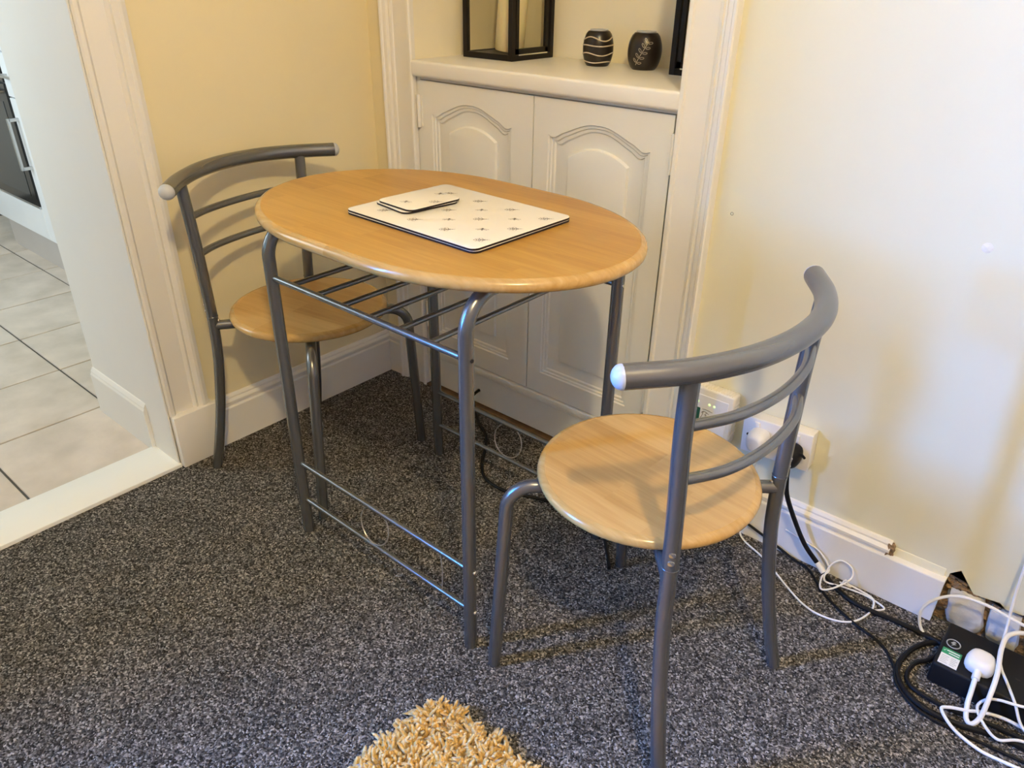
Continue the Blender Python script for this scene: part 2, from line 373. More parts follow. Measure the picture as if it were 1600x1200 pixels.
# kitchen shell
struct(MB().box((-3.3, .235, -.06), (-WT, .4, H)).build('wall_kitchen_back', 'reveal_white', smooth=0))
struct(MB().box((-3.3, -2.2, -.06), (-3.1, .4, H)).build('wall_kitchen_left', 'reveal_white', smooth=0))
struct(MB().box((-3.3, -2.2, -.06), (-WT, -2.05, H)).build('wall_kitchen_front', 'reveal_white', smooth=0))
fk = struct(MB().box((-3.3, -2.2, -.06), (-.02, .4, -.004)).build('floor_kitchen', 'grout'), 'beige stone-effect kitchen floor tiles with dark joints')
tile_me = None
TX = [-.113-.331*k for k in range(9)]; TY = [-.075-.331*k for k in range(7)]
for i in range(len(TX)-1):
    for j in range(len(TY)-1):
        x0, x1, y0, y1 = TX[i+1], TX[i], TY[j+1], TY[j]
        if x1 > -.4 and y0 > -.76: continue
        if y0 < -2.05: continue
        g = .0031
        if tile_me is None:
            m = MB(); m.box((-.1655+g, -.1655+g, -.012), (.1655-g, .1655-g, 0), .0012, 1); t0 = m.build('tile', 'tile', fk); tile_me = t0
            t = t0
        else: t = dup_part(tile_me, fk)
        t.location = ((x0+x1)/2, (y0+y1)/2, -.0002+.0006*rnd.random())
# threshold board in the doorway
struct(MB().box((-.113, YD1, -.01), (.024, YD0+.002, .010), .003, 2).build('trim_1', 'threshold'), 'white painted threshold board between carpet and kitchen tiles')

# ---- door lining, architrave and reveal
def profile_run(prof, axis, a, b, flip=None):
    return MB().prism(prof, axis, a, b)
tr2 = struct(empty('trim_2', (0, YD0, 0)), 'cream painted door architrave with stepped moulding and plinth block')
og = (0, YD0, 0)
# architrave section in plan (x out of the wall, y along the wall); far side to the right
y0, y1 = -.7505, -.645
arch = [(0, y0), (.020, y0), (.024, y0+.004), (.024, y0+.012), (.019, y0+.017), (.016, y0+.019), (.016, y0+.066), (.019, y0+.068), (.023, y0+.073), (.019, y0+.079), (.021, y0+.081), (.028, y0+.088), (.028, y0+.095), (.024, y1), (0, y1)]
MB().prism(arch, 2, .150, 2.12).build('architrave', 'trim_white', tr2, og, smooth=20)
MB().box((0, YD0+.002, .0), (.036, -.632, .150), .003, 2).build('plinth_block', 'trim_white', tr2, og)
# far jamb of the doorway
MB().box((-.105, YD0-.004, .0), (.018, YD0+.0005, 2.05), .002, 1).build('door_lining', 'reveal_white', tr2, og)
MB().box((-WT-.004, YD0-.0015, .14), (-.105, YD0+.0005, 2.05)).build('reveal_panel', 'reveal_white', tr2, og)
sk_k = [(YD0+.001, 0), (YD0-.013, 0), (YD0-.013, .122), (YD0-.010, .128), (YD0-.010, .131), (YD0-.004, .141), (YD0+.001, .143)]
bk = MB(); bk.prism([(p[0], p[1]) for p in sk_k], 0, -WT-.006, -.105)
struct(bk.build('baseboard_kitchen', 'reveal_white', smooth=20), 'short white skirting board inside the kitchen doorway')
# other side of the doorway (mostly out of view)
arch2 = [(p[0], 2*(YD1+YD0)/2-p[1]) for p in arch]
MB().prism(arch2, 2, 0, 2.12).build('architrave', 'trim_white', tr2, og, smooth=20)
MB().box((-WT, YD1-.0, 0), (.016, YD1+.004, 2.05)).build('door_lining', 'reveal_white', tr2, og)

# ---- skirting boards: section (out, up)
SKP = [(0, 0), (SK, 0), (SK, .103), (SK-.001, .105), (SK-.005, .107), (SK-.005, .112), (SK-.002, .115), (SK-.002, .121), (SK-.006, .125), (SK-.009, .127), (SK-.009, .131), (SK-.013, .137), (0, .138)]
m = MB(); pr = [(p[1], p[0]) for p in SKP]    # axis y: (z, x)
m.prism(pr, 1, -.633, 0); struct(m.build('baseboard_left', 'trim_white', smooth=20), 'cream painted skirting board on the wall behind the far chair')
bb = struct(empty('baseboard_back', (1.36, 0, 0)), 'white skirting board under the socket, broken moulding at its end'); ob = (1.36, 0, 0)
SKLOW = [(0, 0), (SK, 0), (SK, .103), (SK-.001, .105), (SK-.008, .107), (0, .107)]
SKTOP = [(0, .107), (SK-.006, .107), (SK-.005, .112), (SK-.002, .115), (SK-.002, .121), (SK-.006, .125), (SK-.009, .127), (SK-.009, .131), (SK-.013, .137), (0, .138)]
m = MB(); m.prism([(-p[0], p[1]) for p in SKLOW], 0, 1.058, XS-.006); m.build('skirting_board', 'trim_white', bb, ob, smooth=20)
m = MB(); m.prism([(-p[0], p[1]) for p in SKTOP], 0, 1.058, 1.556); m.build('top_moulding', 'trim_white', bb, ob, smooth=20)
m = MB(); m.prism([(-.0, .107), (-.004, .107), (-.0035, .116), (-.001, .124), (0, .125)], 0, 1.556, XS-.012); m.build('plaster_fillet', 'wall_pale', bb, ob, smooth=20)
b_ = rough_block((1.548, -.013, .106), (1.564, .002, .132), 77, .003); b_.build('broken_end', 'rubble', bb, ob)
m = MB(); m.prism([(-p[0], p[1]) for p in SKP], 0, -.0, .074)
struct(m.build('baseboard_corner', 'trim_white', smooth=20), 'stub of cream skirting board in the corner beside the cupboard')

# ---- alcove architraves
def alcove_arch(name, xa, xb, mirror, label):
    W = xb-xa
    s = [(0, 0), (0, .012), (.003, .016), (.010, .016), (.013, .012), (.016, .011), (W*.62, .011), (W*.64, .014), (W*.70, .016), (W*.72, .013), (W*.76, .013), (W*.80, .019), (W*.86, .021), (W*.90, .021), (W*.93, .025), (W*.98, .026), (W, .022), (W, 0)]
    p = [((xb-a) if mirror else (xa+a), -b) for a, b in s]
    return struct(MB().prism(p, 2, 0, 2.26).build(name, 'trim_white', smooth=20), label)
alcove_arch('trim_3', .074, .178, True, 'cream painted moulded trim on the corner side of the cupboard')
alcove_arch('trim_4', .952, 1.055, False, 'white painted moulded trim between the cupboard and the pale wall')

# ================================================================ CUPBOARD
cup = tag(empty('alcove_cupboard', (.565, .0, 0)), 'cream painted built-in cupboard with two arched panel doors and a shelf on top', 'cupboard'); oc = (.565, .0, 0)
ZD0, ZD1 = .134, .903
def arch_outline(xl, xr, zb, zs, hgt, d, n=28, shoulder=.17):
    xl, xr, zb, zs = xl+d, xr-d, zb+d, zs-d
    pts = [(xl, zb), (xr, zb)]
    for i in range(n+1):
        t = 1-i/n; u = abs(t-.5)*2
        if shoulder is None: z = zs+hgt*(1-u*u)
        else:
            q = max(0., min(1., (1-u)/(1-0)))
            z = zs+hgt*(.5-.5*math.cos(PI*min(1, q*1.05)))-.006*math.sin(PI*min(1, q/.25))*(q < .25)
        pts.append((xl+(xr-xl)*t, z))
    return pts
def make_door(xa, xb, pl, pr_, hinge_x, hinge_sign):
    d = MB(); y = 0.0; yb = .018; zs, hg = .823, .036; zb = .196
    out0 = arch_outline(pl, pr_, zb, zs, hg, 0)
    levels = [(0, 0), (.002, .0035), (.007, .004), (.009, .007), (.015, .0075), (.018, .0105), (.021, .011)]
    loops = []
    for ins, dep in levels:
        loops.append([(p[0], y+dep, p[1]) for p in arch_outline(pl, pr_, zb, zs, hg, ins)])
    # recessed flat, then raised field with a plain arched head
    n = 28
    inner = lambda ins: arch_outline(pl+.054, pr_-.054, zb+.05, zs-.042, .026, ins, shoulder=None)
    loops.append([(p[0], y+.0105, p[1]) for p in inner(0)])
    loops.append([(p[0], y+.0045, p[1]) for p in inner(.003)])
    loops.append([(p[0], y+.0035, p[1]) for p in inner(.006)])
    d.rings(loops, False, True)
    # stiles and rails around the panel
    V_ = []; F_ = []
    def quad(*p): o = len(V_); V_.extend((a, y, b) for a, b in p); F_.append((o, o+1, o+2, o+3))
    quad((xa, ZD0), (xb, ZD0), (pr_, zb), (pl, zb))
    quad((xb, ZD0), (xb, ZD1), (pr_, out0[2][1]), (pr_, zb))
    quad((xa, ZD1), (xa, ZD0), (pl, zb), (pl, out0[-1][1]))
    top = out0[2:]
    for i in range(len(top)-1):
        a, b = top[i], top[i+1]
        xa_, xb_ = (xa if i == len(top)-2 and False else a[0]), b[0]
        quad((a[0] if i else a[0], ZD1), (b[0], ZD1), b, a)
    quad((xb, ZD1), (pr_, ZD1), top[0], top[0]); quad((pl, ZD1), (xa, ZD1), top[-1], top[-1])
    F_[-1] = F_[-1][:3]; F_[-2] = F_[-2][:3]
    d.add(V_, F_)
    # edges and back
    d.box((xa, y+.0125, ZD0), (xb, yb, ZD1))
    d.add([(xa, y, ZD0), (xb, y, ZD0), (xb, y, ZD1), (xa, y, ZD1), (xa, yb, ZD0), (xb, yb, ZD0), (xb, yb, ZD1), (xa, yb, ZD1)], [(0, 1, 5, 4), (1, 2, 6, 5), (2, 3, 7, 6), (3, 0, 4, 7)])
    do = d.build('door', 'cupboard_white', cup, oc, smooth=28)
    for z0, z1 in ((.785, .868), (.205, .285)):
        h = MB(); h.tube([(hinge_x, -.004, z0), (hinge_x, -.004, z1)], .0048, 10)
        h.box((min(hinge_x, hinge_x+hinge_sign*.011), -.0025, z0+.004), (max(hinge_x, hinge_x+hinge_sign*.011), .004, z1-.004))
        h.build('hinge', 'trim_white', do, oc)
    return do
make_door(.192, .5715, .232, .505, .1875, 1)
make_door(.5745, .942, .618, .892, .9465, -1)
m = MB(); m.box((.170, .003, ZD0-.004), (.190, .024, .912)); m.box((.944, .003, ZD0-.004), (.962, .024, .912)); m.box((.190, .006, .9045), (.944, .024, .912)); m.box((.5, .02, ZD0), (.64, .035, .91)); m.box((.172, .02, 0.0), (.96, .035, .91))
m.build('face_frame', 'cupboard_white', cup, oc)
m = MB(); m.box((.178, -.006, .108), (.955, .022, .1305), .003, 2); m.build('bottom_rail', 'cupboard_white', cup, oc)
m = MB(); m.box((.178, -.001, .012), (.955, .02, .109)); m.build('plinth', 'cupboard_white', cup, oc)
m = MB(); m.box((.178, -.014, .0), (.955, .016, .007), .002, 1); m.build('floor_batten', 'brown_wood', cup, oc)
m = MB(); m.box((AX0+.004, -.016, .912), (AX1-.004, ALB-.006, .951), .0075, 4); m.build('shelf', 'trim_white', cup, oc)
m = MB(); m.lathe([(.0001, 0), (.0055, 0), (.0065, -.001), (.0068, .001)], 14, (.393, -.001, .055), Matrix.Rotation(PI/2, 4, 'X')); m.build('cable_hole', 'hole', cup, oc)

# ================================================================ THINGS ON THE SHELF
SHZ = .951
def make_lantern(x0, y0, s, h, door_face, label, loc_name='lantern'):
    L = tag(empty(loc_name, (x0+s/2, y0+s/2, SHZ)), label, 'lantern', 'black lanterns on the cupboard shelf'); o = (x0+s/2, y0+s/2, SHZ)
    p = .014; z0 = SHZ; z1 = SHZ+h
    for cx, cy in ((x0, y0), (x0+s-p, y0), (x0, y0+s-p), (x0+s-p, y0+s-p)): MB().box((cx, cy, z0), (cx+p, cy+p, z1), .001, 1).build('post', 'lantern_black', L, o)
    m = MB(); m.box((x0+.002, y0+.002, z0), (x0+s-.002, y0+s-.002, z0+.012)); m.build('base', 'lantern_black', L, o)
    m = MB(); m.box((x0-.004, y0-.004, z1-.002), (x0+s+.004, y0+s+.004, z1+.014), .002, 1)
    cx, cy = x0+s/2, y0+s/2
    m.rings([[(cx+a*s*k, cy+b*s*k, z1+.014+zz) for a, b in ((-.5, -.5), (.5, -.5), (.5, .5), (-.5, .5))] for k, zz in ((1., 0), (.45, .06), (.4, .085))])
    m.build('roof', 'lantern_black', L, o)
    MB().ring((cx, cy, z1+.125), .028, .003, Vector((1, 0, 0)), Vector((0, 0, 1))).build('carry_ring', 'lantern_black', L, o)
    for face in range(4):
        # 0 front (-y), 1 right (+x), 2 back, 3 left
        def P(a, b, d0, d1):   # along, up, depth in from face
            a0, a1 = a; b0, b1 = b
            if face == 0: return (x0+a0, y0+d0, b0), (x0+a1, y0+d1, b1)
            if face == 1: return (x0+s-d1, y0+a0, b0), (x0+s-d0, y0+a1, b1)
            if face == 2: return (x0+a0, y0+s-d1, b0), (x0+a1, y0+s-d0, b1)
            return (x0+d0, y0+a0, b0), (x0+d1, y0+a1, b1)
        if face == door_face:
            f = MB(); b0, b1 = z0+.0155, z1-.006; a0, a1 = p+.0035, s-p-.009
            for a, b in (((a0, a0+.011), (b0, b1)), ((a1-.011, a1), (b0, b1)), ((a0, a1), (b0, b0+.013)), ((a0, a1), (b1-.013, b1))): f.box(*P(a, b, .001, .009))
            f.box(*P((p, s-p), (z0, z0+.0135), .001, .010))
            d_ = f.build('door', 'lantern_black', L, o)
            MB().box(*P((a0+.008, a1-.008), (b0+.01, b1-.01), .004, .006)).build('pane', 'glass', d_, o)
            g = MB(); g.box(*P((a0+.010, a1-.002), (z0+.0125, z0+.0155), .0005, .004)); g.build('hinge_strip', 'screw', d_, o)
        else:
            for b in ((z0, z0+.0145), (z1-.014, z1)): MB().box(*P((p, s-p), b, .001, .010)).build('rail', 'lantern_black', L, o)
            MB().box(*P((p-.001, s-p+.001), (z0+.013, z1-.012), .004, .006)).build('pane', 'glass', L, o)
    return L
make_lantern(.213, .141, .171, .36, 1, 'black framed glass lantern holding a tall cream candle on the shelf')
make_lantern(.796, .212, .118, .34, 0, 'narrow black lantern half hidden behind the right-hand shelf trim')
cand = MB(); prof = [(.0001, 0), (.037, 0), (.039, .003), (.039, .215), (.036, .219), (.02, .216), (.0001, .214)]
cand.lathe(prof, 36); cand.tube([(0, 0, .213), (.001, 0, .225), (.004, .001, .232)], .0012, 6)
co = cand.build('pillar_candle', 'candle'); co.location = (.300, .228, SHZ+.0165); co.rotation_euler = (0, math.radians(6), 0)
tag(co, 'tall cream pillar candle leaning inside the black lantern', 'candle')
def holder_profile(R, h, r0):
    pr = [(.0001, 0), (r0, 0)]
    for i in range(1, 14):
        t = i/14; pr.append((r0+(R-r0)*math.sin(PI*t)**.62, h*t))
    pr += [(r0, h), (r0-.006, h+.0005), (r0-.008, h-.006), (r0-.009, h-.02), (.0001, h-.021)]
    return pr
def rad_at(R, h, r0, z): return r0+(R-r0)*max(0, math.sin(PI*z/h))**.62
def tealight(name, loc, R, h, r0, label):
    t = tag(empty(name, loc), label, 'candle holder', 'round dark tealight holders on the shelf')
    MB().lathe(holder_profile(R, h, r0), 44).build('body', 'holder_black', t)
    m = MB(); m.lathe([(.0001, h-.012), (r0-.010, h-.012), (r0-.010, h+.003), (r0-.004, h+.004), (r0-.004, h+.001), (r0-.009, h+.001)], 32); m.build('glass_cup', 'glass_cup', t) if 'glass_cup' in M else m.build('metal_cup', 'cap_grey', t)
    return t
t1 = tealight('tealight_holder', (.578, .240, SHZ), .0375, .078, .026, 'dark round tealight holder with pale wavy carved bands')
for z, amp, ph in ((.062, .0045, 0), (.047, .0012, 1), (.028, .0030, .6), (.010, .0014, 2.2)):
    pts = []
    for i in range(73):
        a = 2*PI*i/72; zz = z+amp*math.sin(a*3+ph); r = rad_at(.0375, .078, .026, zz)
        pts.append((r*math.cos(a), r*math.sin(a), zz))
    MB().tube(pts, .0015, 6, caps=False).build('carved_band', 'carve', t1)
t2 = tealight('tealight_holder', (.700, .258, SHZ), .0405, .080, .027, 'dark round tealight holder with a carved leaf sprig')
def on2(a, z, k=.0004):
    r = rad_at(.0405, .080, .027, z)+k; return Vector((r*math.cos(a), r*math.sin(a), z))
base_a = math.atan2(-1.69, 1.02)
sp = MB(); st = [on2(base_a-.55+.75*t, .012+.052*t) for t in [i/10 for i in range(11)]]; sp.tube(st, .0006, 6)
for k in range(5):
    t = .08+.21*k; a = base_a-.55+.75*t; z = .012+.052*t
    for sg in (-1, 1):
        loop = []
        for i in range(15):
            q = 2*PI*i/14; lx = .0075+.0050*math.cos(q); ly = .0021*math.sin(q); th = math.radians(62+sg*58)
            dx = lx*math.cos(th)-ly*math.sin(th); dz = lx*math.sin(th)+ly*math.cos(th); loop.append(on2(a+dx/.038, min(.074, max(.004, z+dz))))
        sp.tube(loop, .00045, 5, caps=False)
sp.build('leaf_sprig', 'carve', t2)

# ================================================================ TABLE
TZ = .763; TC = (.737, -.474); TL, TW, TRX = .822, .532, .335
LX = (.480, 1.000); LY = (-.683, -.257)
tab = tag(empty('dining_table', (TC[0], TC[1], 0)), 'oval beech-effect dining table with grey tubular legs in front of the cupboard', 'table'); ot = (TC[0], TC[1], 0)
def top_outline(ins, z, n=36):
    out = []
    for i in range(n+1):
        a = -PI/2+PI*i/n; out.append((TC[0]+TL/2-TRX+(TRX-ins)*math.cos(a), TC[1]+(TW/2-ins)*math.sin(a), z))
    for i in range(n+1):
        a = PI/2+PI*i/n; out.append((TC[0]-TL/2+TRX+(TRX-ins)*math.cos(a), TC[1]+(TW/2-ins)*math.sin(a), z))
    return out
m = MB(); lo = [top_outline(.02, TZ-.022), top_outline(.012, TZ-.022), top_outline(.005, TZ-.0205), top_outline(.0012, TZ-.0165), top_outline(0, TZ-.0115), top_outline(.0018, TZ-.006), top_outline(.006, TZ-.002), top_outline(.012, TZ-.0003), top_outline(.02, TZ)]
MB().rings(lo[-2:], False, True).build('table_top', 'wood_top', tab, ot, smooth=60)
MB().rings(lo[:2], True, False).build('underside', 'wood_edge', tab, ot, smooth=60)
MB().rings(lo[1:-1], False, False).build('edge_band', 'wood_edge', tab, ot, smooth=80)['label'] = 'paler rounded wood-effect edge'
ZT = TZ-.022-.0125
for lx in LX:
    for k, ly in enumerate(LY):
        mid = sum(LY)/2
        p = fillet([(lx, ly, 0), (lx, ly, ZT), (lx, mid, ZT)], .062, 10)
        MB().tube(p, .0125, 18).build('leg', 'grey_tube', tab, ot)
ZB = .628
for ly in LY:
    MB().tube([(LX[0], ly, ZB), (LX[1], ly, ZB)], .0062, 12).build('rail', 'grey_tube', tab, ot)
    for z in (.193, .093): MB().tube([(LX[0], ly, z), (LX[1], ly, z)], .0058, 12).build('stretcher', 'grey_tube', tab, ot)
    cx = .737 if ly < -.4 else .735
    MB().ring((cx-.012, ly+.004, .143), .043, .0016, Vector((1, 0, 0)), Vector((0, .16, .987)).normalized(), 44, 6).build('decorative_ring', 'wire', tab, ot)
    MB().tube([(.925, ly, .095), (.925, ly+.003, .14), (.923, ly, .192)], .0011, 6).build('wire_stay', 'wire', tab, ot)
    for z in (.193, .093): MB().lathe([(.0001, .0035), (.003, .003), (.0042, .001), (.0042, -.002)], 12, (LX[1]+.0125, ly, z), Matrix.Rotation(PI/2, 4, 'Y')).build('screw', 'screw', tab, ot)
    MB().lathe([(.0001, .0012), (.0034, .0012), (.0036, -.002)], 12, (LX[1]+.0125, ly, ZB), Matrix.Rotation(PI/2, 4, 'Y')).build('screw', 'hole' if ly < -.4 else 'screw', tab, ot)
for x in (.544, .619, .693, .768, .843, .918):
    MB().tube([(x, LY[0], ZB), (x, LY[1], ZB)], .0052, 10).build('slat', 'grey_tube', tab, ot)

# ---- mats and coasters
def rrect(w, d, r, n=5):
    out = []
    for cx, cy, a0 in ((w/2-r, d/2-r, 0), (-w/2+r, d/2-r, 90), (-w/2+r, -d/2+r, 180), (w/2-r, -d/2+r, 270)):
        for i in range(n+1):
            a = math.radians(a0+90*i/n); out.append((cx+r*math.cos(a), cy+r*math.sin(a)))
    return out
def bee(kind, px, py, rot, sc, zz, mb):
    c, s = math.cos(rot), math.sin(rot)
    kx, ky = (1.15, .62) if kind else (.8, 1.0)
    def T(x, y): x *= kx; y *= ky; return (px+(x*c-y*s)*sc, py+(x*s+y*c)*sc, zz)
    def ell(cx, cy, a, b, th=0, n=12):
        vs = []
        for i in range(n):
            q = 2*PI*i/n; x, y = a*math.cos(q), b*math.sin(q); vs.append(T(cx+x*math.cos(th)-y*math.sin(th), cy+x*math.sin(th)+y*math.cos(th)))
        mb.add(vs, [tuple(range(n))])
    def seg(x0, y0, x1, y1, w_):
        L_ = math.hypot(x1-x0, y1-y0); nx, ny = -(y1-y0)/L_*w_/2, (x1-x0)/L_*w_/2
        mb.add([T(x0+nx, y0+ny), T(x0-nx, y0-ny), T(x1-nx, y1-ny), T(x1+nx, y1+ny)], [(0, 1, 2, 3)])
    def wing(cx, cy, a, b, th, n=14, w_=.055):
        pts = []
        for i in range(n+1):
            q = 2*PI*i/n; x, y = a*math.cos(q), b*math.sin(q); pts.append((cx+x*math.cos(th)-y*math.sin(th), cy+x*math.sin(th)+y*math.cos(th)))
        for i in range(n): seg(*pts[i], *pts[i+1], w_)
    for k in range(4): ell(-.55+.20*k, 0, .075, .20-.03*abs(k-1.4), 0)
    ell(.28, 0, .20, .19); ell(.56, 0, .10, .12)
    seg(.62, .05, .85, .22, .04); seg(.62, -.05, .85, -.22, .04)
    for sg in (-1, 1):
        wing(.05, sg*.52, .42, .16, sg*(2.05 if kind == 0 else 1.75)); wing(-.22, sg*.42, .30, .11, sg*2.5)
        seg(.28, sg*.15, .42, sg*.42, .035); seg(.1, sg*.1, -.05, sg*.34, .035)
def make_mat(name, loc, rz, w_, d_, th, label, cat, group, bees, shift):
    t = tag(empty(name, loc, rz), label, cat, group)
    o = rrect(w_, d_, .014)
    def lp(ins, z): return [(p[0]*(1-2*ins/w_), p[1]*(1-2*ins/d_), z) for p in o]
    MB().rings([lp(0, 0), lp(0, th-.0009)], True, True).build('board', 'core_dark', t)
    MB().rings([lp(0.0002, th-.0009), lp(.0002, th-.0003), lp(.0010, th)], False, True).build('printed_face', 'mat_white', t)
    if bees:
        mb = MB()
        for kind, ox, oy in ((0, .021, .040), (1, .058, -.003)):
            for a in range(-4, 4):
                for b in range(-4, 4):
                    x, y = ox+.081*a+shift[0], oy+.0825*b+shift[1]
                    if abs(x) < w_/2-.010 and abs(y) < d_/2-.010: bee(kind, x, y, .75 if kind else 2.2, (.0165 if kind else .0125), th+.00012, mb)
        mb.build('bee_print', 'ink', t, smooth=0)['kind'] = 'stuff'
    return t
mz = TZ+.0004
make_mat('placemat', (.784, -.474, mz), math.radians(-1.0), .328, .254, .0042, 'lower white placemat of the pair stacked on the table', 'placemat', 'bee print placemats on the table', False, (0, 0))
make_mat('placemat', (.784, -.474, mz+.0046), math.radians(-1.3), .328, .254, .0042, 'upper bee-print placemat of the pair, beneath two coasters', 'placemat', 'bee print placemats on the table', True, (0, 0))
make_mat('coaster', (.688, -.484, mz+.0092), math.radians(-8), .100, .125, .0040, 'lower coaster of the two stacked on the placemat', 'coaster', 'bee print coasters on the placemat', False, (-.021, .01))
make_mat('coaster', (.691, -.480, mz+.0136), math.radians(-4), .100, .125, .0040, 'topmost bee-print coaster of the two on the placemat', 'coaster', 'bee print coasters on the placemat', True, (-.021, .01))

# ================================================================ CHAIRS
def make_chair():
    root = empty('dining_chair')
    zs = .4424; R_ = .1843
    prof = [(.0001, zs-.021), (R_-.014, zs-.021), (R_-.006, zs-.0195), (R_-.0015, zs-.0155), (R_, zs-.0105), (R_-.0018, zs-.0055), (R_-.006, zs-.0018), (R_-.012, zs-.0003), (R_-.02, zs), (.0001, zs)]
    MB().lathe(prof[-3:], 72).build('seat', 'wood_seat', root, smooth=60)
    MB().lathe(prof[:-2], 72).build('seat_edge', 'wood_edge', root, smooth=80)
    for s in (1, -1):
        # front leg: up from the foot, bends back under the seat and runs to the rear leg
        zr = .4075
        p = fillet([(.163, s*.196, 0), (.160, s*.168, zr), (.0, s*.006, zr)], .048, 9)
        MB().tube(p, .0122, 16).build('leg', 'grey_tube', root)
        MB().tube([(-.156, s*.158, zr), (.0, s*.006, zr)], .0115, 14).build('seat_support', 'grey_tube', root)
        d = Vector((-.156, s*.158, 0)).normalized()
        MB().lathe([(.0001, .0035), (.003, .003), (.0042, .001), (.0042, -.004)], 12, Vector((-.148, s*.150, zr+.0112)), None).build('screw', 'screw', root)
        p = catmull([(-.214, s*.187, 0), (-.196, s*.179, .08), (-.176, s*.169, .19), (-.160, s*.161, .32), (-.1556, s*.1584, .425)], 6)
        MB().tube(p, .0122, 16).build('leg', 'grey_tube', root)
        po = MB().tube(catmull([(-.1556, s*.1584, .4245), (-.1530, s*.1640, .55), (-.1515, s*.170, .65), (-.1537, s*.1754, .745)], 6), .0126, 16).build('back_post', 'grey_tube', root)
        MB().ring((-.1556, s*.1584, .4315), .0124, .0009, Vector((1, 0, 0)), Vector((0, 1, 0)), 24, 6).build('joint_ring', 'grey_tube', po)
        d = Vector((-.55, s*.83, 0)).normalized()
        for z in (.4475, .4625):
            c = Vector((-.1552, s*.1592, z))+d*.0122
            MB().lathe([(.0001, .0022), (.0025, .0020), (.0048, .0012), (.0052, -.001)], 14, c, d.to_track_quat('Z', 'Y').to_matrix().to_4x4()).build('screw', 'screw', po)
    rail = catmull([(-.104, -.246, .7475), (-.154, -.176, .7495), (-.190, -.092, .7520), (-.202, 0, .7530), (-.190, .092, .7520), (-.154, .176, .7495), (-.104, .246, .7475)], 8)
    MB().tube(rail, .0162, 20).build('top_rail', 'grey_tube', root)
    for s in (1, -1):
        e = Vector((-.104, s*.246, .7475)); d = Vector((.050, s*.070, -.002)).normalized()
        pr = [(.0162, -.0005)]+[(.0162*math.cos(a), .0135*math.sin(a)) for a in [PI/2*i/8 for i in range(8)]]+[(.0001, .0135)]
        MB().lathe(pr, 20, e, d.to_track_quat('Z', 'Y').to_matrix().to_4x4()).build('end_cap', 'cap_grey', root)
    for z, k in ((.6681, .172), (.5826, .166)):
        p = catmull([(-.153, -k, z), (-.182, -.092, z-.003), (-.192, 0, z-.004), (-.182, .092, z-.003), (-.153, k, z)], 8)
        MB().tube(p, .0079, 14).build('back_slat', 'grey_tube', root)
    return root
ch1 = make_chair(); ch1.location = (1.2417, -.5053, 0); ch1.rotation_euler = (0, 0, 3.0592); ch1.scale = (.995,)*3
tag(ch1, 'grey tubular chair with round wooden seat, nearest the camera, its back to the camera', 'chair', 'round-seated chairs at the table')
ch2 = copy_tree(ch1); ch2.location = (.2694, -.4653, 0); ch2.rotation_euler = (0, 0, .1788); ch2.scale = (1.0069,)*3
tag(ch2, 'grey tubular chair with round wooden seat against the yellow wall behind the table', 'chair', 'round-seated chairs at the table')

# ================================================================ KITCHEN UNITS SEEN THROUGH THE DOORWAY
KY = -.386
ov = tag(empty('built_in_oven', (-1.93, KY, .0)), 'black glass built-in oven seen through the kitchen doorway', 'oven'); oo = (-1.93, KY, 0)
MB().box((-2.235, KY+.02, .15), (-1.637, .2, .905)).build('housing', 'kitchen_white', ov, oo)
MB().box((-2.235, KY, .154), (-1.6365, KY+.02, .285), .002, 1).build('lower_panel', 'kitchen_white', ov, oo)
MB().box((-2.235, -.345, 0), (-1.637, -.33, .15)).build('plinth', 'plinth_shaded', ov, oo)
d_ = MB().box((-2.235, KY-.006, .294), (-1.6365, KY+.02, .755), .002, 1).build('door', 'black_gloss', ov, oo)
MB().box((-2.18, KY-.0075, .33), (-1.69, KY-.004, .69), .001, 1).build('window', 'oven_glass', d_, oo)
MB().box((-2.235, KY-.006, .286), (-1.6365, KY+.01, .294), .001, 1).build('steel_trim', 'steel', ov, oo)
MB().box((-2.235, KY-.004, .762), (-1.6365, KY+.02, .87), .002, 1).build('control_panel', 'black_gloss', ov, oo)
m = MB(); m.tube([(-2.18, KY-.045, .715), (-1.69, KY-.045, .715)], .008, 10)
for hx in (-2.12, -1.75): m.tube([(hx, KY-.045, .715), (hx, KY-.004, .715)], .006, 8)
m.build('handle', 'steel', d_, oo)
kc = tag(empty('kitchen_cabinet', (-1.43, KY, 0)), 'white kitchen base cabinet with steel bar handle beside the oven', 'cabinet'); ok = (-1.43, KY, 0)
MB().box((-1.634, KY+.02, .15), (-1.24, .2, .905)).build('carcass', 'kitchen_white', kc, ok)
MB().box((-1.634, -.345, 0), (-1.24, -.33, .15)).build('plinth', 'plinth_shaded', kc, ok)
d_ = MB().box((-1.633, KY, .154), (-1.241, KY+.02, .709), .002, 1).build('door', 'kitchen_white', kc, ok)
m = MB(); m.box((-1.612, KY-.040, .448), (-1.600, KY-.030, .640), .001, 1); m.box((-1.612, KY-.034, .448), (-1.600, KY, .460), .001, 1); m.box((-1.612, KY-.034, .628), (-1.600, KY, .640), .001, 1)
m.build('handle', 'steel', d_, ok)
d_ = MB().box((-1.633, KY, .713), (-1.241, KY+.02, .868), .002, 1).build('drawer', 'kitchen_white', kc, ok)
m = MB(); m.box((-1.60, KY-.030, .786), (-1.30, KY-.022, .796), .001, 1); m.box((-1.60, KY-.024, .786), (-1.59, KY, .796)); m.box((-1.31, KY-.024, .786), (-1.30, KY, .796)); m.build('handle', 'steel', d_, ok)
MB().box((-1.634, KY+.002, .872), (-1.24, KY+.02, .905)).build('top_rail', 'kitchen_white', kc, ok)
